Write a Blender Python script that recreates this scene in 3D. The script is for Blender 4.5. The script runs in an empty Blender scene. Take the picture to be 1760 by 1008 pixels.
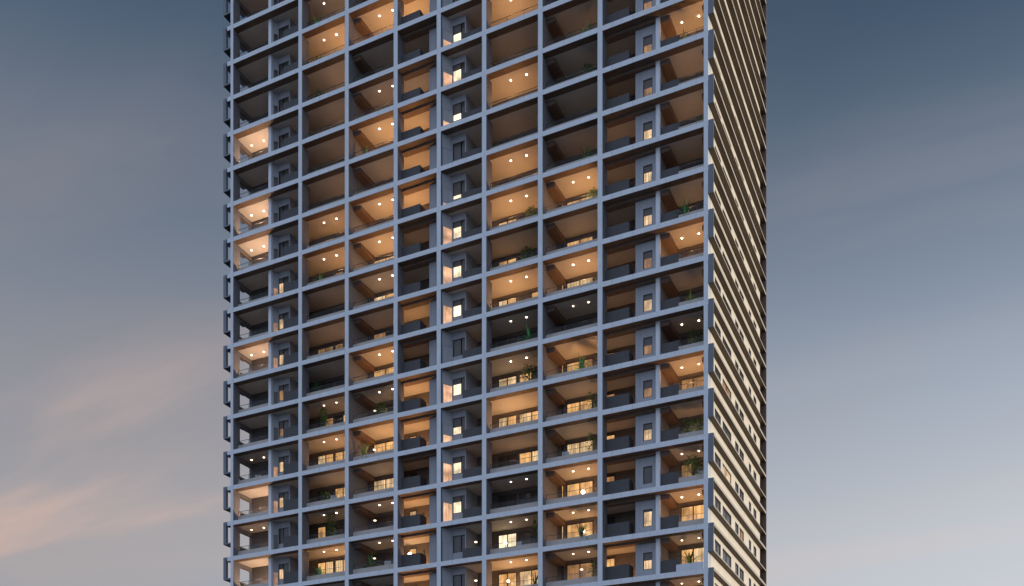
import bpy, bmesh, math, random
from mathutils import Vector
random.seed(7)
SC = bpy.context.scene
COL = SC.collection
R = math.radians

# ------------------------------------------------------------------ camera
cd = bpy.data.cameras.new("camera")
cam = bpy.data.objects.new("camera", cd); COL.objects.link(cam)
cam.location = (18.10, -69.45, 1.70)
fw = Vector((-.4323, .9017, 0)).normalized()
cam.rotation_euler = fw.to_track_quat('-Z', 'Y').to_euler()
cd.sensor_width = 36.0
cd.lens = 36.0 * 1720.0 / 1760.0
cd.shift_y = 963.0 / 1760.0
cd.clip_end = 20000
SC.camera = cam

# ------------------------------------------------------------------ sun, sky, exposure
SUN_EL, SUN_AZ = R(7.0), R(7.0)          # azimuth measured from +X towards +Y
sdir = Vector((math.cos(SUN_EL) * math.cos(SUN_AZ), math.cos(SUN_EL) * math.sin(SUN_AZ), math.sin(SUN_EL)))
sd = bpy.data.lights.new("sun", 'SUN'); sd.energy = 2.4; sd.angle = R(0.6); sd.color = (1.0, .87, .68)
so = bpy.data.objects.new("sun", sd); COL.objects.link(so)
so.rotation_euler = sdir.to_track_quat('Z', 'Y').to_euler()

SKY_STRENGTH = 0.10
def build_world():
    w = bpy.data.worlds.new("World"); SC.world = w; w.use_nodes = True
    nt = w.node_tree; N = nt.nodes; L = nt.links; N.clear()
    def n(t, **k):
        x = N.new(t)
        for a, b in k.items(): setattr(x, a, b)
        return x
    def math_(op, a, b=None, c=None, clamp=False):
        m = n('ShaderNodeMath', operation=op, use_clamp=clamp)
        for i, v in enumerate((a, b, c)):
            if v is None: continue
            if isinstance(v, (int, float)): m.inputs[i].default_value = v
            else: L.new(v, m.inputs[i])
        return m.outputs[0]
    def mix(f, a, b, typ='MIX'):
        m = n('ShaderNodeMix', data_type='RGBA', blend_type=typ)
        for s, v in ((m.inputs['Factor'], f), (m.inputs['A'], a), (m.inputs['B'], b)):
            if isinstance(v, (int, float)): s.default_value = v
            elif isinstance(v, tuple): s.default_value = (*v, 1)
            else: L.new(v, s)
        return m.outputs['Result']
    out = n('ShaderNodeOutputWorld'); bg = n('ShaderNodeBackground')
    bg.inputs['Strength'].default_value = SKY_STRENGTH
    L.new(bg.outputs[0], out.inputs[0])
    sky = n('ShaderNodeTexSky', sky_type='NISHITA', sun_disc=False)
    sky.sun_elevation = SUN_EL; sky.sun_rotation = R(90) - SUN_AZ
    sky.air_density = 1.0; sky.dust_density = 0.6; sky.ozone_density = 2.0
    # thin evening cloud: pale veil towards the horizon (stronger near the sun) and rosy streaks
    tc = n('ShaderNodeTexCoord'); sep = n('ShaderNodeSeparateXYZ'); L.new(tc.outputs['Generated'], sep.inputs[0])
    dx, dy, dz = sep.outputs
    hz = math_('ADD', dz, 0.10); hz = math_('MAXIMUM', hz, 0.06)
    cu = math_('DIVIDE', dx, hz); cv = math_('DIVIDE', dy, hz)      # position on a flat cloud deck overhead
    cmb = n('ShaderNodeCombineXYZ'); L.new(cu, cmb.inputs[0]); L.new(cv, cmb.inputs[1])
    def cloud_noise(rot, scl, loc, scale, detail, dist):
        mp = n('ShaderNodeMapping'); mp.inputs['Rotation'].default_value = (0, 0, R(rot)); mp.inputs['Scale'].default_value = scl
        mp.inputs['Location'].default_value = loc; L.new(cmb.outputs[0], mp.inputs['Vector'])
        no = n('ShaderNodeTexNoise'); no.inputs['Scale'].default_value = scale; no.inputs['Detail'].default_value = detail
        no.inputs['Roughness'].default_value = .5; no.inputs['Distortion'].default_value = dist
        L.new(mp.outputs[0], no.inputs['Vector']); return no.outputs['Fac']
    def sstep(v, lo, hi):
        m = n('ShaderNodeMapRange', interpolation_type='SMOOTHSTEP'); L.new(v, m.inputs['Value'])
        m.inputs['From Min'].default_value = lo; m.inputs['From Max'].default_value = hi
        return m.outputs['Result']
    sunny = sstep(math_('ADD', math_('MULTIPLY', dx, .95), math_('MULTIPLY', dy, .30)), -.75, .75)
    low = math_('SUBTRACT', 1.0, sstep(dz, .22, .50))
    veil_col = mix(sunny, mix(low, (2.5, 2.6, 3.0), (3.5, 3.5, 3.8)), mix(low, (3.0, 3.7, 4.8), (6.6, 7.1, 7.7)))
    veil = math_('SUBTRACT', 1.0, sstep(dz, .38, .66))
    base = mix(math_('MULTIPLY', veil, .94), sky.outputs[0], veil_col)
    # broad soft sheet, then thinner rosy streaks lower down
    soft = sstep(cloud_noise(*SHEET), .38, .66)
    soft = math_('MULTIPLY', soft, math_('ADD', .06, math_('MULTIPLY', sstep(math_('MULTIPLY', dz, -1.0), -.66, -.48), .66)))
    res = mix(soft, base, mix(low, mix(sunny, (2.5, 2.45, 2.75), (3.1, 2.95, 3.3)), mix(sunny, (4.1, 3.7, 3.7), (6.6, 6.8, 7.2))))
    st = sstep(cloud_noise(*STREAK), .50, .70)
    st = math_('MULTIPLY', st, math_('MULTIPLY', math_('SUBTRACT', 1.0, sstep(dz, .30, .50)), math_('SUBTRACT', .95, math_('MULTIPLY', sunny, .90))))
    res = mix(st, res, mix(sunny, (6.0, 4.3, 3.7), (6.6, 6.3, 6.4)))
    # the half of the sky away from the tower's back, high over the street, is the brighter blue half
    back = sstep(dy, .15, -.75)
    res = mix(math_('MULTIPLY', back, BACK_SKY), res, BACK_COL)
    L.new(res, bg.inputs['Color'])
SHEET = (20, (.8, 1.3, 1), (3.3, 1.2, 0), 1.15, 6, .7)
STREAK = (-38, (.45, 2.1, 1), (2.4, .93, 0), 1.0, 5, .45)
BACK_SKY, BACK_COL = .9, (6.6, 8.0, 10.9)
build_world()
SC.view_settings.view_transform = 'Standard'; SC.view_settings.look = 'None'
SC.view_settings.gamma = 1; SC.view_settings.exposure = 0.0
SC.cycles.use_denoising = True
SC.cycles.max_bounces = 6; SC.cycles.diffuse_bounces = 3; SC.cycles.glossy_bounces = 3
SC.cycles.transparent_max_bounces = 8; SC.cycles.sample_clamp_indirect = 3.0

# ------------------------------------------------------------------ materials
MATS = {}
def mat(name, col, rough=.7, var=.08, scale=1.5, metal=0.0, spec=.35, bump=0.0, stain=0.0):
    bump = 0.0
    """painted or mineral surface: base colour with uneven tone, optional rain streaks and fine bump"""
    m = bpy.data.materials.new(name); m.use_nodes = True
    nt = m.node_tree; b = nt.nodes['Principled BSDF']; N = nt.nodes; L = nt.links
    b.inputs['Roughness'].default_value = rough; b.inputs['Metallic'].default_value = metal
    b.inputs['Specular IOR Level'].default_value = spec
    tc = N.new('ShaderNodeTexCoord')
    no = N.new('ShaderNodeTexNoise'); no.inputs['Scale'].default_value = scale; no.inputs['Detail'].default_value = 6
    no.inputs['Roughness'].default_value = .65
    L.new(tc.outputs['Object'], no.inputs['Vector'])
    rp = N.new('ShaderNodeValToRGB'); e = rp.color_ramp.elements
    e[0].position = .25; e[1].position = .75
    e[0].color = (*[c * (1 - var) for c in col], 1); e[1].color = (*[min(1, c * (1 + var)) for c in col], 1)
    L.new(no.outputs['Fac'], rp.inputs['Fac']); src = rp.outputs[0]
    if stain:
        mp = N.new('ShaderNodeMapping'); mp.inputs['Scale'].default_value = (3.2, 3.2, .22); L.new(tc.outputs['Object'], mp.inputs[0])
        n2 = N.new('ShaderNodeTexNoise'); n2.inputs['Scale'].default_value = 1.0; n2.inputs['Detail'].default_value = 4
        L.new(mp.outputs[0], n2.inputs['Vector'])
        mr = N.new('ShaderNodeMapRange'); mr.inputs['From Min'].default_value = .5; mr.inputs['From Max'].default_value = .78
        mr.inputs['To Max'].default_value = stain; L.new(n2.outputs['Fac'], mr.inputs['Value'])
        mx = N.new('ShaderNodeMix'); mx.data_type = 'RGBA'; L.new(mr.outputs[0], mx.inputs['Factor']); L.new(src, mx.inputs['A'])
        mx.inputs['B'].default_value = (*[c * .45 for c in col], 1); src = mx.outputs['Result']
    L.new(src, b.inputs['Base Color'])
    if bump:
        bp = N.new('ShaderNodeBump'); bp.inputs['Strength'].default_value = bump; bp.inputs['Distance'].default_value = .01
        n3 = N.new('ShaderNodeTexNoise'); n3.inputs['Scale'].default_value = 40; L.new(tc.outputs['Object'], n3.inputs['Vector'])
        L.new(n3.outputs['Fac'], bp.inputs['Height']); L.new(bp.outputs[0], b.inputs['Normal'])
    MATS[name] = m; return m
def emat(name, col, strength, folds=0.0):
    """lit pane: a glowing room seen through curtains, with folds and uneven brightness"""
    m = bpy.data.materials.new(name); m.use_nodes = True
    nt = m.node_tree; b = nt.nodes['Principled BSDF']; N = nt.nodes; L = nt.links
    b.inputs['Base Color'].default_value = (.05, .04, .03, 1); b.inputs['Roughness'].default_value = .15
    tc = N.new('ShaderNodeTexCoord'); oi = N.new('ShaderNodeObjectInfo')
    ad = N.new('ShaderNodeVectorMath'); ad.operation = 'MULTIPLY_ADD'; ad.inputs[1].default_value = (1, 1, 1)
    sc = N.new('ShaderNodeVectorMath'); sc.operation = 'SCALE'; sc.inputs['Scale'].default_value = 0.37
    L.new(oi.outputs['Location'], sc.inputs[0]); L.new(tc.outputs['Object'], ad.inputs[0]); L.new(sc.outputs[0], ad.inputs[2])
    mp = N.new('ShaderNodeMapping'); mp.inputs['Scale'].default_value = (7, 7, .5); L.new(ad.outputs[0], mp.inputs[0])
    n1 = N.new('ShaderNodeTexNoise'); n1.inputs['Scale'].default_value = 1.3; n1.inputs['Detail'].default_value = 3; L.new(mp.outputs[0], n1.inputs['Vector'])
    n2 = N.new('ShaderNodeTexNoise'); n2.inputs['Scale'].default_value = 1.1; n2.inputs['Detail'].default_value = 2; L.new(ad.outputs[0], n2.inputs['Vector'])
    a = N.new('ShaderNodeMapRange'); a.inputs['From Min'].default_value = .3; a.inputs['From Max'].default_value = .7
    a.inputs['To Min'].default_value = 1 - folds; a.inputs['To Max'].default_value = 1 + folds * .5; L.new(n1.outputs['Fac'], a.inputs['Value'])
    c = N.new('ShaderNodeMapRange'); c.inputs['From Min'].default_value = .3; c.inputs['From Max'].default_value = .7
    c.inputs['To Min'].default_value = .45; c.inputs['To Max'].default_value = 1.35; L.new(n2.outputs['Fac'], c.inputs['Value'])
    mu = N.new('ShaderNodeMath'); mu.operation = 'MULTIPLY'; L.new(a.outputs[0], mu.inputs[0]); L.new(c.outputs[0], mu.inputs[1])
    m2 = N.new('ShaderNodeMath'); m2.operation = 'MULTIPLY'; L.new(mu.outputs[0], m2.inputs[0]); m2.inputs[1].default_value = strength
    b.inputs['Emission Color'].default_value = (*col, 1); L.new(m2.outputs[0], b.inputs['Emission Strength'])
    MATS[name] = m; return m
def glassmat(name, tint):
    """thin clear railing glass: lets light through with a faint tint, reflects a little sky at a grazing view"""
    m = bpy.data.materials.new(name); m.use_nodes = True
    nt = m.node_tree; N = nt.nodes; L = nt.links; N.clear()
    o = N.new('ShaderNodeOutputMaterial'); t = N.new('ShaderNodeBsdfTransparent'); g = N.new('ShaderNodeBsdfDiffuse'); x = N.new('ShaderNodeMixShader')
    t.inputs['Color'].default_value = (*tint, 1); g.inputs['Color'].default_value = (.5, .55, .55, 1); x.inputs[0].default_value = .02
    L.new(t.outputs[0], x.inputs[1]); L.new(g.outputs[0], x.inputs[2]); L.new(x.outputs[0], o.inputs[0])
    MATS[name] = m; return m

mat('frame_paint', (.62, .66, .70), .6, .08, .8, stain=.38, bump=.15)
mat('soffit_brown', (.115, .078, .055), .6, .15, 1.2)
mat('ceiling_plaster', (.46, .43, .40), .8, .06, .9)
mat('bulkhead_wood', (.15, .10, .075), .6, .15, 1.6)
mat('dark_wall', (.13, .115, .108), .7, .2, 1.3)
mat('parapet_dark', (.070, .067, .069), .65, .12, 1.2, stain=.3)
mat('grey_wall', (.33, .345, .375), .75, .08, .9, stain=.25)
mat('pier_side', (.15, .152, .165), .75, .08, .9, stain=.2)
mat('kerb_concrete', (.42, .385, .35), .85, .12, 2.5, bump=.2)
mat('pale_parapet', (.55, .58, .64), .6, .06, .9, stain=.2)
mat('cream_wall', (.80, .73, .62), .8, .06, .7, stain=.18, bump=.2)
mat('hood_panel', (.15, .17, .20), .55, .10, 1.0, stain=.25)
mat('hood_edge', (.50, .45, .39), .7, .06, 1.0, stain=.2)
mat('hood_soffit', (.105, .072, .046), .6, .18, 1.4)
mat('floor_tile', (.30, .28, .26), .5, .1, 2)
mat('dark_metal', (.04, .04, .045), .4, .1, 3, metal=.6)
mat('window_frame', (.05, .045, .042), .45, .1, 3)
mat('pane_dark', (.062, .056, .053), .22, .2, 2, spec=.5)
mat('core_concrete', (.10, .10, .105), .9, .15, .5)
mat('pot_clay', (.28, .25, .23), .8, .15, 6)
mat('ground_asphalt', (.16, .155, .15), .9, .2, .05)
mat('lamp_metal', (.10, .09, .08), .4, .1, 6, metal=.5)
for nm, c in (('leaf_mid', (.09, .20, .055)), ('leaf_bright', (.10, .36, .10)), ('leaf_dark', (.07, .15, .045)), ('leaf_yellow', (.30, .34, .05))):
    mm = mat(nm, c, .55, .35, 4)
    mm.node_tree.nodes['Principled BSDF'].inputs['Transmission Weight'].default_value = 0
mat('stem', (.09, .07, .04), .8, .2, 5)
emat('pane_warm', (1.0, .53, .20), .85, .40)
emat('pane_cream', (1.0, .66, .35), .85, .60)
emat('pane_white', (1.0, .80, .52), 1.5, .3)
emat('pane_salmon', (1.0, .56, .34), .95, .30)
emat('pane_dim', (1.0, .50, .20), .32, .4)
emat('pane_shade', (1.0, .52, .30), .42, .4)  # glow that imitates warm window light on column B's splayed wall
emat('downlight_glow', (1.0, .78, .58), 9.0, .0)
emat('globe_glow', (1.0, .80, .52), 14.0, .0)
emat('globe_soft', (1.0, .80, .58), 3.2, .0)
glassmat('rail_glass', (.97, .985, .985))

# ------------------------------------------------------------------ mesh helpers
class MB:
    """collects boxes and prisms, each with a material, and builds one mesh"""
    def __init__(s): s.bm = bmesh.new(); s.mats = []
    def mi(s, m):
        if m not in s.mats: s.mats.append(m)
        return s.mats.index(m)
    def face(s, vs, m):
        try: f = s.bm.faces.new(vs); f.material_index = s.mi(m); return f
        except ValueError: return None
    def box(s, x0, x1, y0, y1, z0, z1, m, bottom=None, top=None, front=None, skip=''):
        v = [s.bm.verts.new((x, y, z)) for z in (z0, z1) for y in (y0, y1) for x in (x0, x1)]
        F = {'b': (0, 2, 3, 1), 't': (4, 5, 7, 6), 'f': (0, 1, 5, 4), 'k': (2, 6, 7, 3), 'l': (0, 4, 6, 2), 'r': (1, 3, 7, 5)}
        for k, ids in F.items():
            if k in skip: continue
            mm = {'b': bottom, 't': top, 'f': front}.get(k) or m
            s.face([v[i] for i in ids], mm)
    def prism(s, pts, z0, z1, m, bottom=None):
        lo = [s.bm.verts.new((x, y, z0)) for x, y in pts]; hi = [s.bm.verts.new((x, y, z1)) for x, y in pts]
        n = len(pts)
        s.face(lo[::-1], bottom or m); s.face(hi, m)
        for i in range(n): s.face([lo[i], lo[(i + 1) % n], hi[(i + 1) % n], hi[i]], m)
    def cyl(s, x, y, z0, z1, r0, r1, m, n=10, cap=None):
        lo = [s.bm.verts.new((x + r0 * math.cos(i * 2 * math.pi / n), y + r0 * math.sin(i * 2 * math.pi / n), z0)) for i in range(n)]
        hi = [s.bm.verts.new((x + r1 * math.cos(i * 2 * math.pi / n), y + r1 * math.sin(i * 2 * math.pi / n), z1)) for i in range(n)]
        s.face(lo[::-1], cap or m); s.face(hi, m)
        for i in range(n): s.face([lo[i], lo[(i + 1) % n], hi[(i + 1) % n], hi[i]], m)
    def ball(s, x, y, z, r, m, n=10, k=6, sx=1, sy=1, sz=1):
        rings = []
        for j in range(1, k):
            t = math.pi * j / k
            rings.append([s.bm.verts.new((x + sx * r * math.sin(t) * math.cos(i * 2 * math.pi / n), y + sy * r * math.sin(t) * math.sin(i * 2 * math.pi / n), z + sz * r * math.cos(t))) for i in range(n)])
        a = s.bm.verts.new((x, y, z + sz * r)); b = s.bm.verts.new((x, y, z - sz * r))
        for i in range(n):
            s.face([a, rings[0][i], rings[0][(i + 1) % n]], m); s.face([b, rings[-1][(i + 1) % n], rings[-1][i]], m)
            for j in range(k - 2): s.face([rings[j][i], rings[j + 1][i], rings[j + 1][(i + 1) % n], rings[j][(i + 1) % n]], m)
    def build(s, name, smooth=False):
        me = bpy.data.meshes.new(name); s.bm.normal_update(); s.bm.to_mesh(me); s.bm.free()
        for m in s.mats: me.materials.append(MATS[m])
        if smooth:
            for p in me.polygons: p.use_smooth = True
        return me
def put(name, me, parent=None, loc=(0, 0, 0)):
    o = bpy.data.objects.new(name, me); COL.objects.link(o); o.location = loc
    if parent is not None: o.parent = parent
    return o
def tag(o, label=None, cat=None, group=None, kind=None):
    for k, v in (('label', label), ('category', cat), ('group', group), ('kind', kind)):
        if v: o[k] = v
    return o

# ------------------------------------------------------------------ ground
g = MB(); g.box(-900, 900, -900, 1500, -1, 0, 'ground_asphalt')
tag(put('ground', g.build('ground')), kind='structure')

# ------------------------------------------------------------------ tower
H = 3.15
def zb(k): return 1.70 + H * (k + .32)                   # centre of floor beam k
K0, K1 = 0, 27                                           # beams built
XS = dict(A=-42.89, B=-39.08, C=-35.32, D=-30.52, E=-25.72, F=-21.68, G=-17.61, H=-12.82, I=-7.99, J=-3.76)
XR = dict(A=-39.08, B=-35.32, C=-30.52, D=-25.72, E=-21.68, F=-17.61, G=-12.82, H=-7.99, I=-3.76, J=-.04)
DEPTH = 18.3
HOOD_END = 18.1
tower = bpy.data.objects.new('apartment_tower', None); COL.objects.link(tower)
tag(tower, 'tall apartment tower with a pale grid of balconies, many of them lit', 'tower')
ZTOP = zb(K1) + .2

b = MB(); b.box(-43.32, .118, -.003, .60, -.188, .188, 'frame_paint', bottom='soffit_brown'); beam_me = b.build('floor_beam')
for k in range(K0, K1 + 1): put('floor_beam', beam_me, tower, (0, 0, zb(k)))
b = MB(); b.box(-.19, .19, 0, .97, 0, ZTOP, 'pier_side', front='frame_paint'); pier_me = b.build('pier')  # sides coloured darker than the front, shading put into the colour
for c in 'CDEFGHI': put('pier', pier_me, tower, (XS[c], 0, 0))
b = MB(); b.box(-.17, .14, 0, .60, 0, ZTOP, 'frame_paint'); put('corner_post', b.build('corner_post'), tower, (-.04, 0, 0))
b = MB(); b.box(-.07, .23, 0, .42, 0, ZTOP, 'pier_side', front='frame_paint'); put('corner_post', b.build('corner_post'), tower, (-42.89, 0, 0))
b = MB(); b.box(-.15, .15, .603, .86, 0, ZTOP, 'frame_paint'); sl = b.build('slender_post')
for c in 'BJ': put('slender_post', sl, tower, (XS[c], 0, 0))
b = MB(); b.box(-42.9, -1.7, 3.35, 17.6, 0, ZTOP, 'core_concrete'); put('core', b.build('core'), tower)
b = MB(); b.box(-43.0, .0, .7, 17.2, ZTOP, ZTOP + 1.2, 'frame_paint'); put('roof', b.build('roof'), tower)

# right hand wall with window openings
WIN_L = [(1.82, 3.62), (4.15, 6.91)]
WIN_S = [(8.16, 9.35), (9.65, 11.20), (13.02, 13.90), (14.80, 15.94)]
WALL_END = 17.36
w = MB()
ys = sorted({.60, WALL_END, *[v for p in WIN_L + WIN_S for v in p]})
def wall_floor(w, z0):
    zt, zl, zh = z0 + H, z0 - 1.70 + H, z0 - .40 + H     # next beam, sill, head
    for lo, hi in ((z0, zl), (zh, zt)):
        w.box(0, .12, .60, WALL_END, lo, hi, 'cream_wall')
    for a, c in zip(ys[:-1], ys[1:]):
        if (a, c) not in WIN_L and (a, c) not in WIN_S: w.box(0, .12, a, c, zl, zh, 'cream_wall')
for k in range(0, K1): wall_floor(w, zb(k))
w.box(0, .12, .6, WALL_END, 0, zb(0), 'cream_wall')
put('side_wall', w.build('side_wall'), tower)
w = MB(); w.box(-1.6, -1.45, WALL_END - .1, HOOD_END, 0, ZTOP, 'dark_wall'); w.box(-1.45, .118, WALL_END - .12, WALL_END - .003, 0, ZTOP, 'grey_wall')
w.box(-1.4, .503, HOOD_END, HOOD_END + .14, 0, ZTOP, 'bulkhead_wood')
put('loggia_wall', w.build('loggia_wall'), tower)
def window_mesh(wd, ht, panes, fr=.06, fm='window_frame'):
    f = MB(); f.box(0, fr, 0, .06, 0, ht, fm); f.box(wd - fr, wd, 0, .06, 0, ht, fm)
    f.box(fr, wd - fr, 0, .06, 0, fr, fm); f.box(fr, wd - fr, 0, .06, ht - fr, ht, fm)
    for i in range(1, panes):
        x = wd * i / panes; f.box(x - .03, x + .03, .002, .058, fr, ht - fr, fm)
    return f.build('window_frame')
def pane_mesh(wd, ht, m, y=.03, z0=0.0, fr=.06):
    f = MB(); f.box(fr, wd - fr, y, y + .012, z0 + fr, ht - fr, m); return f.build('pane')
rs = random.Random(3)
sidewin = {}
for p in WIN_L + WIN_S:
    wd = p[1] - p[0]; n = 2 if wd > 1.5 else 1
    sidewin[p] = (window_mesh(wd, 1.30, n), {m: pane_mesh(wd, 1.30, m) for m in ('pane_dark', 'pane_dim', 'pane_cream')})
for k in range(4, 26):
    for p in WIN_L + WIN_S:
        o = put('large_window' if p in WIN_L else 'small_window', sidewin[p][0], tower, (.07, p[0], zb(k) + H - 1.70))
        o.rotation_euler = (0, 0, R(90))
        lit = rs.random()
        put('pane', sidewin[p][1]['pane_cream' if lit < .04 else 'pane_dim' if lit < .12 else 'pane_dark'], o)

# hoods round the side windows: two thin slabs closed at the street end by a dark panel
def hood(side):
    f = MB()
    if side > 0:
        x0, x1, ye = .12, .50, HOOD_END
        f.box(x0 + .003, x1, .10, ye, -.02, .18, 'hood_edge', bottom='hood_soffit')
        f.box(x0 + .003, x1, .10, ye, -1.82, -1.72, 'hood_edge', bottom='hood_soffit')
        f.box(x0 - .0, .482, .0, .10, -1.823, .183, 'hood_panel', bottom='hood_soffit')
    else:
        x0, x1, ye = -43.79, -42.97, 2.6
        f.box(x0 + .003, x1, .25, ye, -.06, .18, 'hood_panel', bottom='hood_panel')
        f.box(x0 + .003, x1, .004, ye, -1.82, -1.70, 'hood_panel', bottom='dark_metal')
        f.box(-43.47, -43.324, .004, .25, -.06, .18, 'hood_panel')
        f.box(x0, x0 + .32, .0, .25, -1.69, .183, 'hood_panel')
    return f.build('side_hood' if side > 0 else 'corner_hood')
hr, hl = hood(1), hood(-1)
for k in range(4, 27):
    put('side_hood', hr, tower, (0, 0, zb(k))); put('corner_hood', hl, tower, (0, 0, zb(k)))
# left flank
w = MB()
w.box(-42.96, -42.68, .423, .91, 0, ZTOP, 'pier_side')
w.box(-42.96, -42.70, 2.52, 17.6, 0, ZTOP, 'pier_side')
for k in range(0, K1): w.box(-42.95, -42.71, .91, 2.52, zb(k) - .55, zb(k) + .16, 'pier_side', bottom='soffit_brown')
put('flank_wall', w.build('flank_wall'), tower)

# ------------------------------------------------------------------ balconies
ORD = ['first', 'second', 'third', 'fourth', 'fifth', 'sixth', 'seventh', 'eighth', 'ninth', 'tenth', 'eleventh', 'twelfth', 'thirteenth', 'fourteenth', 'fifteenth', 'sixteenth', 'seventeenth', 'eighteenth']
COLN = 'ABCDEFGHIJ'
KIND = dict(A='corner_balcony', J='corner_balcony', B='service_balcony', E='service_balcony', F='service_balcony', I='service_balcony',
            C='living_balcony', D='living_balcony', G='living_balcony', H='living_balcony')
KBASE = {c: 7 if c in 'ABCDE' else 6 for c in COLN}
KRANGE = dict(A=(6, 24), B=(6, 24), C=(6, 23), D=(6, 23), E=(5, 23), F=(5, 22), G=(5, 21), H=(5, 21), I=(4, 20), J=(4, 20))
SPLAY = dict(C=.80, E=.66, G=.53, I=.40)
BACK = 3.0
CZ = 2.95                                                # ceiling above beam centre
ceil_me, wall_me, part_me = {}, {}, {}
def W_(c): return XR[c] - XS[c]
for c in COLN:
    w = W_(c)
    # slab whose underside is the ceiling
    m = MB()
    x0 = {'C': -2.0, 'E': -1.9, 'G': -1.5, 'I': -1.4}.get(c, 0)
    x1 = {'B': w - 2.0, 'D': w - 1.9, 'F': w - 1.5, 'H': w - 1.4}.get(c, w)
    pts = [(0, .60), (w, .60), (w, .98), (x1, 3.2), (x0, 3.2), (0, .98)]
    m.prism(pts, CZ, CZ + .25, 'floor_tile', bottom='ceiling_plaster')
    ceil_me[c] = m.build('ceiling')
    # walls
    m = MB()
    if c in SPLAY:
        s = SPLAY[c] * 1.12; dx = s * (BACK - .95)
        m.prism([(-.06, .973), (.10, .973), (.10 - dx, BACK), (-.06 - dx, BACK)], 0.05, CZ, 'pier_side')  # unseen diagonal partition, added to stop light leaking between bays
    if c in 'DHJ':
        y0 = .87 if c == 'J' else .973
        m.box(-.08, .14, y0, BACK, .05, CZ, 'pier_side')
    if c in 'CDGHJ':
        m.box(-.1 if c in 'DHJ' else x0, x1 - .02 if c in 'DH' else w, BACK, BACK + .12, .05, CZ, 'dark_wall')
        if c in 'CGJ': m.box(w - .55, w - .2 if c != 'J' else w - .02, 1.0, BACK, CZ - .32, CZ - .004, 'bulkhead_wood')
    if c in 'EI':
        m.box(x0, w - .11, BACK, BACK + .12, .05, CZ, 'dark_wall')
    if c == 'A':
        m.box(-.1, w, 2.53, 2.66, .05, CZ, 'parapet_dark')
        m.box(w - .1, w + .1, .87, 2.53, .05, CZ, 'pier_side')
    if c in 'BF':
        if c == 'F': p0, p1, xr = (.20, .22), (.71, 1.0), 1.93
        else: p0, p1, xr = (.12, .862), (.45, 1.25), 1.68
        m.prism([p0, p1, (p1[0], p1[1] + .14), (p0[0], p0[1] + .3)], .05, CZ, 'grey_wall')
        yb = p1[1]; xa = p1[0]
        m.box(xr - .10, xr, yb, yb + .14, .05, CZ, 'grey_wall')
        m.box(xa, xr - .10, yb, yb + .14, .05, 1.05, 'grey_wall'); m.box(xa, xr - .10, yb, yb + .14, 2.42, CZ, 'grey_wall')
        m.box(xr - .14, xr, yb + .14, BACK, .05, CZ, 'grey_wall')
        m.box(xr - .14, x1 - .02, BACK, BACK + .12, .05, CZ, 'dark_wall')
        m.box(xa, xr - .14, yb + .5, yb + .6, .05, CZ, 'dark_wall')
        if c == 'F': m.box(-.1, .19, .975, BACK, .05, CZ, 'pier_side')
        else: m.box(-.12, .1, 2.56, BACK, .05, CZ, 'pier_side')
    if c == 'E':
        m.box(2.65, 3.31, .9, 1.04, .05, CZ, 'grey_wall'); m.box(2.65, 2.79, 1.04, BACK, .05, CZ, 'bulkhead_wood')
    if c == 'I':
        for a in ((2.45, 3.03, .05, CZ), (3.03, 3.74, .05, .85), (3.03, 3.74, 2.12, CZ), (3.74, 4.06, .05, CZ)):
            m.box(a[0], a[1], .88, 1.02, a[2], a[3], 'grey_wall')
        m.box(2.45, 2.59, 1.02, BACK, .05, CZ, 'bulkhead_wood'); m.box(3.0, 3.8, 1.3, 1.4, .6, 2.4, 'dark_wall')
    wall_me[c] = m.build('balcony_walls')
    # dropped soffits
    m = None
    if c in 'DHJ':
        m = MB(); m.box(.141, {'D': .88, 'H': .86, 'J': .84}[c], .75, BACK - .01, CZ - .36, CZ - .003, 'bulkhead_wood')
    if c in 'EI':
        m = MB(); m.box(.2, w - .2, .605, 1.15, CZ - .16, CZ - .003, 'bulkhead_wood')
    if m: part_me[c, 'bulkhead'] = m.build('bulkhead')
    # kerb, glass, rail / solid parapets
    spans = dict(A=(.24, w - .15), C=(.2, w - .2), D=(.2, w - .2), G=(.2, w - .2), H=(.2, w - .2), J=(1.55, w - .2))
    if c in spans:
        a, e = spans[c]
        m = MB(); m.box(a, e, .62, .76, .05, .78, 'kerb_concrete'); part_me[c, 'kerb'] = m.build('kerb')
        m = MB(); m.box(a + .02, e - .02, .68, .70, .78, 1.16, 'rail_glass')
        if c == 'A': m.box(.02, .04, .95, 2.5, .2, 1.16, 'rail_glass')
        part_me[c, 'glass_railing'] = m.build('glass_railing')
        m = MB(); m.box(a, e, .676, .704, 1.16, 1.185, 'dark_metal')
        n = 3
        for i in range(n + 1):
            x = a + .02 + (e - a - .04) * i / n; m.box(x - .015, x + .015, .672, .678, .78, 1.16, 'dark_metal')
        if c == 'A': m.box(.01, .05, .92, 2.51, 1.16, 1.20, 'dark_metal')
        part_me[c, 'handrail'] = m.build('handrail')
    sol = dict(E=(.2, 1.96, 1.36, .60), F=(1.83, w - .2, 1.15, .62), B=(1.48, w - .2, 1.40, .62), I=(.2, 2.04, 1.36, .60), J=(.152, 1.55, 1.36, .62)).get(c)
    if sol:
        a, e, hh, y = sol
        y = max(y, .608) if c != 'J' else .865
        m = MB(); m.box(a, e, y, y + .12, .05, hh, 'parapet_dark')
        if c in 'EI': m.box(e - .12, e, y + .12, y + 1.0, .05, hh, 'parapet_dark')
        if c in 'FB': m.box(a, a + .12, y + .12, y + .36, .05, hh, 'parapet_dark')
        part_me[c, 'parapet'] = m.build('parapet')

m = MB(); m.box(1.55, 3.50, .01, .13, .196, .68, 'pale_parapet'); pale_me = m.build('parapet')
m = MB(); m.cyl(0, 0, -.045, -.002, .068, .075, 'downlight_glow', 12); m.cyl(0, 0, -.012, -.001, .10, .11, 'kerb_concrete', 12); down_me = m.build('downlight')

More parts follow.
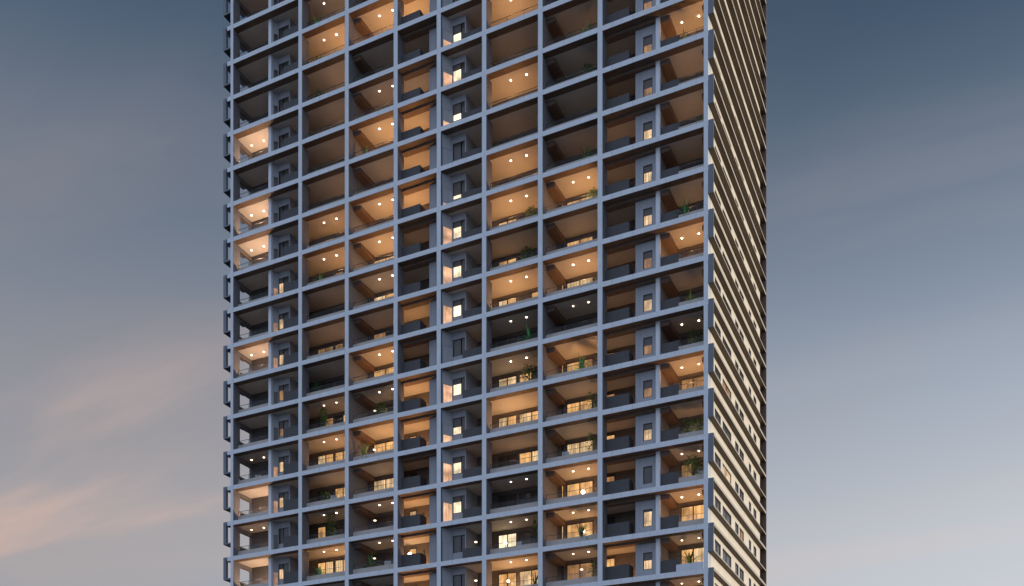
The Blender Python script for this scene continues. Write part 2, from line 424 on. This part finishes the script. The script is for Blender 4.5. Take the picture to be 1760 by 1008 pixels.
# doors and windows: (x0, x1, z0, z1, panes, y, heading)
DOORS = dict(C=[('glass_door', -.35, 1.36, .06, 2.62, 2), ('glass_door', 1.50, 3.22, .06, 2.62, 2)],
             D=[('glass_door', .72, 3.18, .06, 2.62, 2)],
             G=[('glass_door', -.22, 1.42, .06, 2.62, 2), ('glass_door', 1.62, 3.82, .06, 2.62, 2)],
             H=[('glass_door', .50, .70, .06, 2.62, 1), ('glass_door', .95, 3.16, .06, 2.62, 2)],
             J=[('glass_door', 1.06, 2.92, .06, 2.62, 2)],
             E=[('window', -.48, .22, 1.5, 2.62, 1), ('glass_door', .80, .95, .06, 2.3, 1)],
             I=[('window', -.64, .12, 1.6, 2.70, 1)])
door_me = {}
def frame_for(wd, ht, panes, fm='window_frame'):
    key = ('f', round(wd, 2), round(ht, 2), panes, fm)
    if key not in door_me: door_me[key] = window_mesh(wd, ht, panes, .06, fm)
    return door_me[key]
def pane_for(wd, ht, i, n, mtl, cut=0.0, blind='dark_wall'):
    """one leaf of glass, i-th of n (or from share i to share 1 / n); cut = part covered from above by a lowered blind"""
    key = ('p', round(wd, 2), round(ht, 2), i, n, mtl, cut, blind)
    if key not in door_me:
        f = MB()
        if n >= 1 and isinstance(i, int) and n == int(n) and (n > 1 or i == 0): a, e = wd * i / n + .05, wd * (i + 1) / n - .05
        else: a, e = wd * i + .05, wd * n - .05
        zt = ht - .06; zc = zt - (zt - .06) * cut
        f.box(a, e, .034, .046, .06, zc, mtl)
        if cut: f.box(a, e, .024, .05, zc, zt, blind)
        door_me[key] = f.build('pane')
    return door_me[key]

S, M, D_, F_ = .95, .25, .10, .045                          # how strongly a balcony is lit
LIT = dict(
    A={19: 1.5, 17: 1.5, 16: 1.5, 13: 1.2, 10: .12, 9: 1.4, 8: M, 7: 1.4, 23: F_},
    B={7: F_},
    C={22: M * .8, 21: S * .85, 20: M * .9, 19: M * .6, 18: D_ * 1.2, 17: M * .6, 16: S * .55, 15: S * .62, 14: D_, 13: M * .6, 11: M * .55, 10: S * .6, 9: M, 8: D_, 7: S * .8},
    D={22: D_, 21: S, 19: M * .9, 18: S, 17: M * .9, 16: S, 15: S * .9, 14: M, 13: D_, 12: S * .8, 11: M * .7, 10: S, 9: M * .7, 8: M * .7, 7: M * .55},
    E={22: M, 21: S, 19: M * 1.2, 18: S * .8, 17: S * .7, 16: S, 15: D_, 13: S * .5, 12: D_ * .7, 11: S, 10: S, 9: F_, 8: S, 7: S, 6: S, 5: M},
    F={20: F_, 13: F_, 12: F_, 9: F_, 6: D_ * 1.4},
    G={20: S * .85, 19: D_, 18: S * .75, 17: D_ * .9, 16: S * .75, 15: S * .9, 14: D_, 13: S, 12: .02, 11: M * .6, 10: S, 9: M * .7, 8: .02, 7: D_, 6: S, 5: M},
    H={19: D_, 16: D_ * .7, 15: S * .9, 14: D_ * 1.2, 13: S * .85, 12: .02, 11: S * .8, 10: M * .8, 9: M * .7, 8: S * .7, 7: S * .7, 6: M, 5: M},
    I={16: D_ * 1.2, 15: D_, 13: D_, 12: D_, 11: M * .6, 10: D_, 9: D_ * 1.2, 8: D_, 6: S * .6, 17: .03, 5: D_},
    J={18: S * .75, 17: M * .7, 16: M * .6, 15: F_, 14: M * .6, 13: S * .75, 12: M * .5, 11: .03, 10: S * .85, 9: M * .8, 8: M, 7: S * .7, 6: M, 5: M * .7})
DOWN = dict(A=[19, 17, 16, 13, 10, 8], C=[22, 21, 16, 15, 11, 10, 8, 7], D=[21, 19, 18, 16, 15, 14, 12, 11, 8, 7],
            G=[20, 18, 16, 15, 13, 12, 11, 8, 7, 6], H=[15, 13, 12, 8, 7, 6], J=[18, 13, 11, 10, 8, 7, 6, 5])
DOWNPOS = dict(A=((.84, 1.72), (2.23, 1.72)), C=((1.53, 1.31), (2.83, 1.31)), D=((2.41, 1.28), (3.70, 1.28)), G=((1.69, 1.30), (3.04, 1.30)),
               H=((2.13, 1.40), (3.38, 1.40)), J=((1.47, 1.76), (2.73, 1.76)))
LAMPX = dict(A=2.0, B=2.6, C=3.0, D=3.0, E=.6, F=3.2, G=1.6, H=2.9, I=.5, J=2.2)
w_, c_, h_, d_, k_ = 'pane_warm', 'pane_cream', 'pane_white', 'pane_dim', 'pane_dark'
WIN = dict(
    C={13: (d_, d_, d_, k_), 11: (k_, d_, k_, w_), 10: (c_, w_, w_, c_), 9: (k_, k_, w_, c_), 8: (w_, k_, k_, k_), 7: (w_, c_, c_, w_), 16: (d_, w_, k_, k_), 15: (k_, k_, d_, k_)},
    D={15: (w_, w_), 14: (c_, w_), 13: (d_, k_), 12: (w_, w_), 10: (w_, w_), 9: (c_, c_), 16: (k_, d_)},
    E={21: (d_, w_), 20: (k_, w_), 19: (d_, w_), 18: (d_, w_), 17: (d_, w_), 16: (d_, w_), 13: (d_, w_), 11: (c_, k_), 10: (w_, k_), 9: (k_, w_), 8: (c_, k_), 7: (w_, w_), 6: (w_, k_)},
    G={16: (k_, k_, d_, w_), 15: (w_, w_, k_, k_), 14: (w_, w_, k_, k_), 13: (c_, w_, k_, w_), 11: (c_, c_, w_, k_), 10: (c_, w_, c_, w_), 9: (k_, k_, w_, c_), 7: (h_, h_, k_, k_), 6: (w_, w_, c_, w_), 5: (w_, c_, w_, w_)},
    H={15: (w_, w_, w_), 14: (k_, w_, w_), 13: (w_, c_, c_), 11: (w_, w_, d_), 10: (k_, w_, w_), 9: (k_, c_, c_), 8: (w_, w_, w_), 7: (c_, w_, w_), 6: (k_, d_, d_), 5: (w_, w_, w_)},
    I={16: (k_,), 11: (d_,), 10: (d_,), 9: (w_,), 8: (d_,), 6: (w_,), 12: (k_,), 7: (k_,)},
    J={7: (w_, w_), 6: (w_, c_), 10: (d_, d_), 8: (d_, k_), 5: (w_, w_)})
FWIN = {20: (1, .5), 19: (1, .15), 18: (1, .62), 16: (1, .78), 15: (1, .0), 14: (1, .0), 13: (1, .0), 11: (1, .0), 10: (1, .55), 9: (1, .0), 8: (1, .0)}
BWIN = {15: (1, .2), 14: (1, .15), 13: (1, .1), 10: (1, .2), 9: (1, .1), 7: (1, .1), 12: (2, .3), 11: (2, .5)}
IWIN = {18: (2, .5), 17: (2, .5), 16: (1, .45), 15: (1, .4), 14: (1, .4), 13: (2, .4), 12: (1, .3), 11: (2, .45), 10: (2, .45), 9: (1, .35), 7: (1, .1), 6: (1, .45), 5: (1, .2), 19: (2, .5)}
LAMP_W = 270.0
light_cache = {}
balcony = {}
for c in COLN:
    w = W_(c)
    for k in range(KRANGE[c][0], KRANGE[c][1] + 1):
        b = put(KIND[c], wall_me[c], tower, (XS[c], 0, zb(k))); balcony[c, k] = b
        put('ceiling', ceil_me[c], b)
        for pn in ('bulkhead', 'kerb', 'glass_railing', 'handrail', 'parapet'):
            if (c, pn) in part_me:
                if c == 'J' and k == 6 and pn in ('glass_railing', 'handrail', 'kerb'): continue
                put(pn, part_me[c, pn], b)
        if c == 'J' and k == 6:
            put('parapet', pale_me, b)['label'] = 'pale solid parapet in place of the glass railing'
        lv = LIT.get(c, {}).get(k, 0); idle = lv < .03; lv = max(lv, .034)
        panes = WIN.get(c, {}).get(k, ())
        i = 0
        for nm, x0, x1, z0, z1, n in DOORS.get(c, ()):
            y = BACK - .062
            fo = put(nm, frame_for(x1 - x0, z1 - z0, n), b, (x0, y, z0))
            for j in range(n):
                mt = panes[i] if i < len(panes) else k_
                put('pane', pane_for(x1 - x0, z1 - z0, j, n, mt), fo); i += 1
        if c in 'BF':
            st = (FWIN if c == 'F' else BWIN).get(k)
            p0, p1 = ((.20, .22), (.71, 1.0)) if c == 'F' else ((.12, .862), (.45, 1.25))
            xa, yb = p1; on = bool(st) and st[0] == 1; xr_ = 1.93 if c == 'F' else 1.68
            wd = xr_ - .10 - xa
            fo = put('window', frame_for(wd, 1.37, 1), b, (xa, yb + .03, 1.05))
            cut = max(st[1], .32) if st else 0.0
            lw = .78 if c == 'F' else .50
            put('pane', pane_for(wd, 1.37, 0, lw / wd, ((h_ if c == 'F' else c_) if on else d_) if st else k_, cut), fo)
            put('pane', pane_for(wd, 1.37, lw / wd, 1, k_, 0.0), fo)
            ln = math.hypot(p1[0] - p0[0], p1[1] - p0[1]); an = math.atan2(p1[1] - p0[1], p1[0] - p0[0])
            fo = put('window', frame_for(ln - .02, 1.70, 1, 'grey_wall'), b, (p0[0] + .01 * math.cos(an) + .064 * math.sin(an), p0[1] + .01 * math.sin(an) - .064 * math.cos(an), .18))
            fo.rotation_euler = (0, 0, an)
            put('pane', pane_for(ln - .02, 1.70, 0, 1, ('pane_salmon' if c == 'F' else 'pane_shade') if on else k_, st[1] if on else (.95 if c == 'F' else 0), 'grey_wall'), fo)  # in column B the glow replaces light falling on the wall
        if c == 'I':
            st = IWIN.get(k)
            fo = put('window', frame_for(.71, 1.27, 1), b, (3.03, .93, .85))
            put('pane', pane_for(.71, 1.27, 0, 1, ('pane_cream' if st[0] == 1 else d_) if st else k_, st[1] if st else 0.0), fo)
        if k in DOWN.get(c, ()):
            for x, y in DOWNPOS[c]: put('downlight', down_me, b, (x, y, CZ))
        if lv > 0:
            key = round(lv, 2)
            hue = (1.0, .76, .60) if idle else ((1.0, .50, .20) if lv > .3 else (1.0, .57, .31)) if c != 'A' else (1.0, .62, .38)
            if (key, hue) not in light_cache:
                ld = bpy.data.lights.new('uplight', 'POINT'); ld.energy = LAMP_W * lv; ld.color = hue; ld.shadow_soft_size = .12  # unseen fill light added in every bay, unlit ones too, to brighten its ceiling
                light_cache[key, hue] = ld
            lo = put('uplight', light_cache[key, hue], b, (LAMPX[c], 1.75 if c != 'A' else 1.5, .42))

# ------------------------------------------------------------------ lamps on the balconies
def where(c, k): return '%s column of balconies from the left, %s row from the bottom edge' % (ORD[COLN.index(c)], ORD[k - KBASE[c]])
def short(c, k): return '%s column, %s balcony up' % (ORD[COLN.index(c)], ORD[max(0, k - KBASE[c])])
def lamp_parts(r, hgt, soft):
    p = MB(); p.cyl(0, 0, 0, .03, .14, .14, 'lamp_metal', 12); p.cyl(0, 0, .03, hgt - r * .8, .014, .014, 'lamp_metal', 6)
    s = MB(); s.ball(0, 0, hgt, r, 'globe_soft' if soft else 'globe_glow', 12, 8, sx=1.5 if soft else 1, sy=1.5 if soft else 1, sz=.7 if soft else 1)
    return p.build('pole'), s.build('globe', True)
LAMPS = [('D', 11, 1.55, 1.9, 1.60, 1), ('D', 10, 1.5, 1.9, 1.45, 1), ('D', 8, 1.55, 1.9, 1.75, 1), ('D', 7, 1.5, 1.9, 1.70, 1),
         ('G', 11, .84, 2.6, 1.40, 0), ('G', 10, .84, 2.6, 1.40, 0), ('G', 7, .6, 2.6, 1.60, 0), ('G', 6, .84, 2.6, 1.65, 0),
         ('H', 8, 2.5, 2.5, 1.45, 0), ('H', 7, 2.5, 2.5, 1.60, 0), ('E', 7, -.05, 2.3, 1.75, 0), ('E', 6, -.05, 2.3, 1.75, 0),
         ('F', 7, 2.4, 1.8, 1.75, 1), ('F', 6, 2.4, 1.8, 1.80, 1), ('J', 6, 3.25, 1.6, 1.55, 0), ('H', 6, 2.5, 2.2, 1.70, 1)]
for c, k, x, y, hg, soft in LAMPS:
    r = bpy.data.objects.new('floor_lamp', None); COL.objects.link(r); r.location = (XS[c] + x, y, zb(k) + .20)
    tag(r, ('soft white glowing' if soft else 'dazzling warm globe') + ' floor lamp, ' + short(c, k), 'lamp', 'glowing lamps on the balconies')
    big = c in 'EH' and k in (8, 7) and not soft
    pm, sm = lamp_parts(.085 if soft else (.15 if big else .11), hg, soft)
    put('pole', pm, r); put('globe', sm, r)

# ------------------------------------------------------------------ plants
def plant_mesh(kind, seed):
    rn = random.Random(seed); f = MB()
    lm = {'palm': 'leaf_mid', 'bright': 'leaf_bright', 'bush': 'leaf_dark', 'yellow': 'leaf_yellow', 'tall': 'leaf_mid'}[kind]
    def blade(o, d, ln, wd, droop, m):
        side = Vector((-d.y, d.x, 0)); side = side.normalized() if side.length > 1e-3 else Vector((1, 0, 0))
        prev = None; p = Vector(o); v = Vector(d).normalized(); n = 5
        for i in range(n + 1):
            t = i / n; wv = wd * math.sin(math.pi * min(1, .12 + .88 * t)) + .004
            a = f.bm.verts.new(p - side * wv); b2 = f.bm.verts.new(p + side * wv)
            if prev: f.face([prev[0], prev[1], b2, a], m)
            prev = (a, b2); v = (v + Vector((0, 0, -droop / n))).normalized(); p = p + v * (ln / n)
    alt = ['leaf_mid', 'leaf_dark', 'leaf_bright'] if kind != 'bright' else ['leaf_bright', 'leaf_bright', 'leaf_mid']
    if kind in ('palm', 'bright', 'yellow'):
        for i in range(30):
            a = rn.uniform(0, 6.283); e = rn.uniform(.35, 1.45)
            d = Vector((math.cos(a) * math.cos(e), math.sin(a) * math.cos(e), math.sin(e)))
            blade((rn.uniform(-.06, .06), rn.uniform(-.06, .06), .45), d, rn.uniform(.6, 1.05), rn.uniform(.03, .055), rn.uniform(.5, 1.4), lm if rn.random() < .6 else rn.choice(alt))
    else:
        hh = .9 if kind == 'bush' else 1.35
        for i in range(190):
            a = rn.uniform(0, 6.283); rr = rn.uniform(.05, 1) ** .6 * (.48 if kind == 'bush' else .36); z = .5 + rn.random() * hh
            rr *= .55 + .6 * math.sin(math.pi * min(1, max(0, (z - .42) / (hh + .15))))
            o = Vector((math.cos(a) * rr, math.sin(a) * rr, z)); d = Vector((math.cos(a), math.sin(a), rn.uniform(-.1, .9)))
            blade(o, d, rn.uniform(.12, .24), rn.uniform(.025, .05), rn.uniform(.3, 1.0), lm if rn.random() < .65 else rn.choice(alt))
        for i in range(5):
            a = rn.uniform(0, 6.283); f.cyl(.06 * math.cos(a), .06 * math.sin(a), .4, .5 + hh * .7, .015, .008, 'stem', 5)
    p = MB(); p.cyl(0, 0, 0, .40, .15, .21, 'pot_clay', 14); p.cyl(0, 0, .40, .44, .23, .23, 'pot_clay', 14)
    return f.build('foliage'), p.build('pot')
PK = {}
for kind in ('palm', 'bright', 'bush', 'yellow', 'tall'):
    for s in range(2): PK[kind, s] = plant_mesh(kind, len(PK) * 11 + 5)
LOOK = dict(palm='arching green palm', bright='bright green leafy plant', bush='bushy dark green plant', yellow='yellow-green spiky plant', tall='tall slim green shrub')
PLANTS = [('C', 22, .85, 'bright', 1.0), ('C', 20, 1.25, 'bush', .8), ('C', 18, .8, 'palm', .8), ('C', 15, 1.25, 'palm', 1.1), ('C', 12, .95, 'bush', .9), ('C', 11, 1.6, 'tall', 1.05),
          ('C', 9, 1.7, 'bush', .9), ('C', 8, 2.4, 'tall', 1.15), ('C', 7, 1.2, 'bright', 1.15), ('C', 21, 1.1, 'bush', .7),
          ('D', 18, 1.2, 'palm', 1.0), ('D', 10, .95, 'palm', 1.15), ('D', 7, 1.65, 'palm', 1.35), ('D', 11, 2.6, 'bush', 1.0), ('D', 19, 2.0, 'palm', .8),
          ('G', 12, 3.3, 'bright', 1.2), ('G', 11, 3.35, 'bush', 1.15), ('G', 14, 3.2, 'bush', 1.0), ('G', 6, 3.85, 'palm', 1.1), ('G', 7, 3.95, 'tall', 1.1), ('G', 15, 3.5, 'bush', .9),
          ('H', 19, 3.4, 'bright', 1.1), ('H', 16, 3.4, 'palm', 1.1), ('H', 11, 2.9, 'bright', 1.15), ('H', 10, 3.75, 'tall', .9), ('H', 9, 3.7, 'tall', .9), ('H', 7, 2.9, 'palm', 1.2), ('H', 15, 3.85, 'bush', .85), ('H', 6, 3.85, 'tall', .85), ('H', 18, 3.4, 'bush', .9),
          ('J', 18, 1.85, 'palm', .95), ('J', 16, 3.05, 'yellow', .95), ('J', 14, 1.95, 'bright', 1.15), ('J', 12, 2.35, 'yellow', 1.0), ('J', 11, 2.6, 'bush', .95), ('J', 9, 2.1, 'bush', 1.0), ('J', 9, 2.9, 'bush', .95), ('J', 8, 2.5, 'bush', 1.25), ('J', 6, 2.25, 'yellow', 1.3)]
rp = random.Random(11)
seen = {}
for c, k, x, kind, sc in PLANTS:
    r = bpy.data.objects.new('potted_plant', None); COL.objects.link(r); r.location = (XS[c] + x, 1.15, zb(k) + .20)
    r.rotation_euler = (0, 0, rp.uniform(0, 6.28)); r.scale = (sc * .95, sc * .95, sc * 1.22)
    n = seen.get((c, k), 0); seen[c, k] = n + 1
    lab = LOOK[kind] + ', ' + short(c, k)
    if (c, k) == ('J', 9): lab += ', ' + ('beside the dark parapet' if n == 0 else 'beside the corner post')
    tag(r, lab, 'plant', 'potted plants on the balconies')
    fm, pm = PK[kind, rp.randrange(2)]
    put('foliage', fm, r); put('pot', pm, r)

# ------------------------------------------------------------------ chairs that show above the kerbs
def chair_parts():
    d = {}
    m = MB(); m.box(-.27, .27, -.26, .26, .40, .46, 'chair_fabric'); d['seat'] = m.build('seat')
    m = MB(); m.box(-.27, .27, .22, .29, .46, 1.02, 'chair_fabric'); m.box(-.30, -.27, -.2, .26, .60, .65, 'chair_fabric'); m.box(.27, .30, -.2, .26, .60, .65, 'chair_fabric')
    d['backrest'] = m.build('backrest')
    m = MB(); m.box(-.02, .02, -.02, .02, 0, .40, 'dark_metal'); d['leg'] = m.build('leg')
    return d
mat('chair_fabric', (.42, .41, .42), .85, .1, 4)
CP = chair_parts()
for c, k, x, y, rz in (('D', 7, 3.3, 1.3, .3), ('G', 7, 2.6, 1.35, -.4), ('C', 9, 2.6, 1.3, .5), ('H', 9, 1.6, 1.3, .2), ('J', 8, 3.2, 1.4, -.3), ('A', 10, 1.9, 1.5, .4)):
    r = bpy.data.objects.new('balcony_chair', None); COL.objects.link(r); r.location = (XS[c] + x, y, zb(k) + .20); r.rotation_euler = (0, 0, rz + math.pi)
    tag(r, 'pale grey balcony chair, ' + short(c, k), 'chair', 'chairs on the balconies')
    put('seat', CP['seat'], r); put('backrest', CP['backrest'], r)
    for lx in (-.23, .23):
        for ly in (-.22, .24): put('leg', CP['leg'], r, (lx, ly, 0))
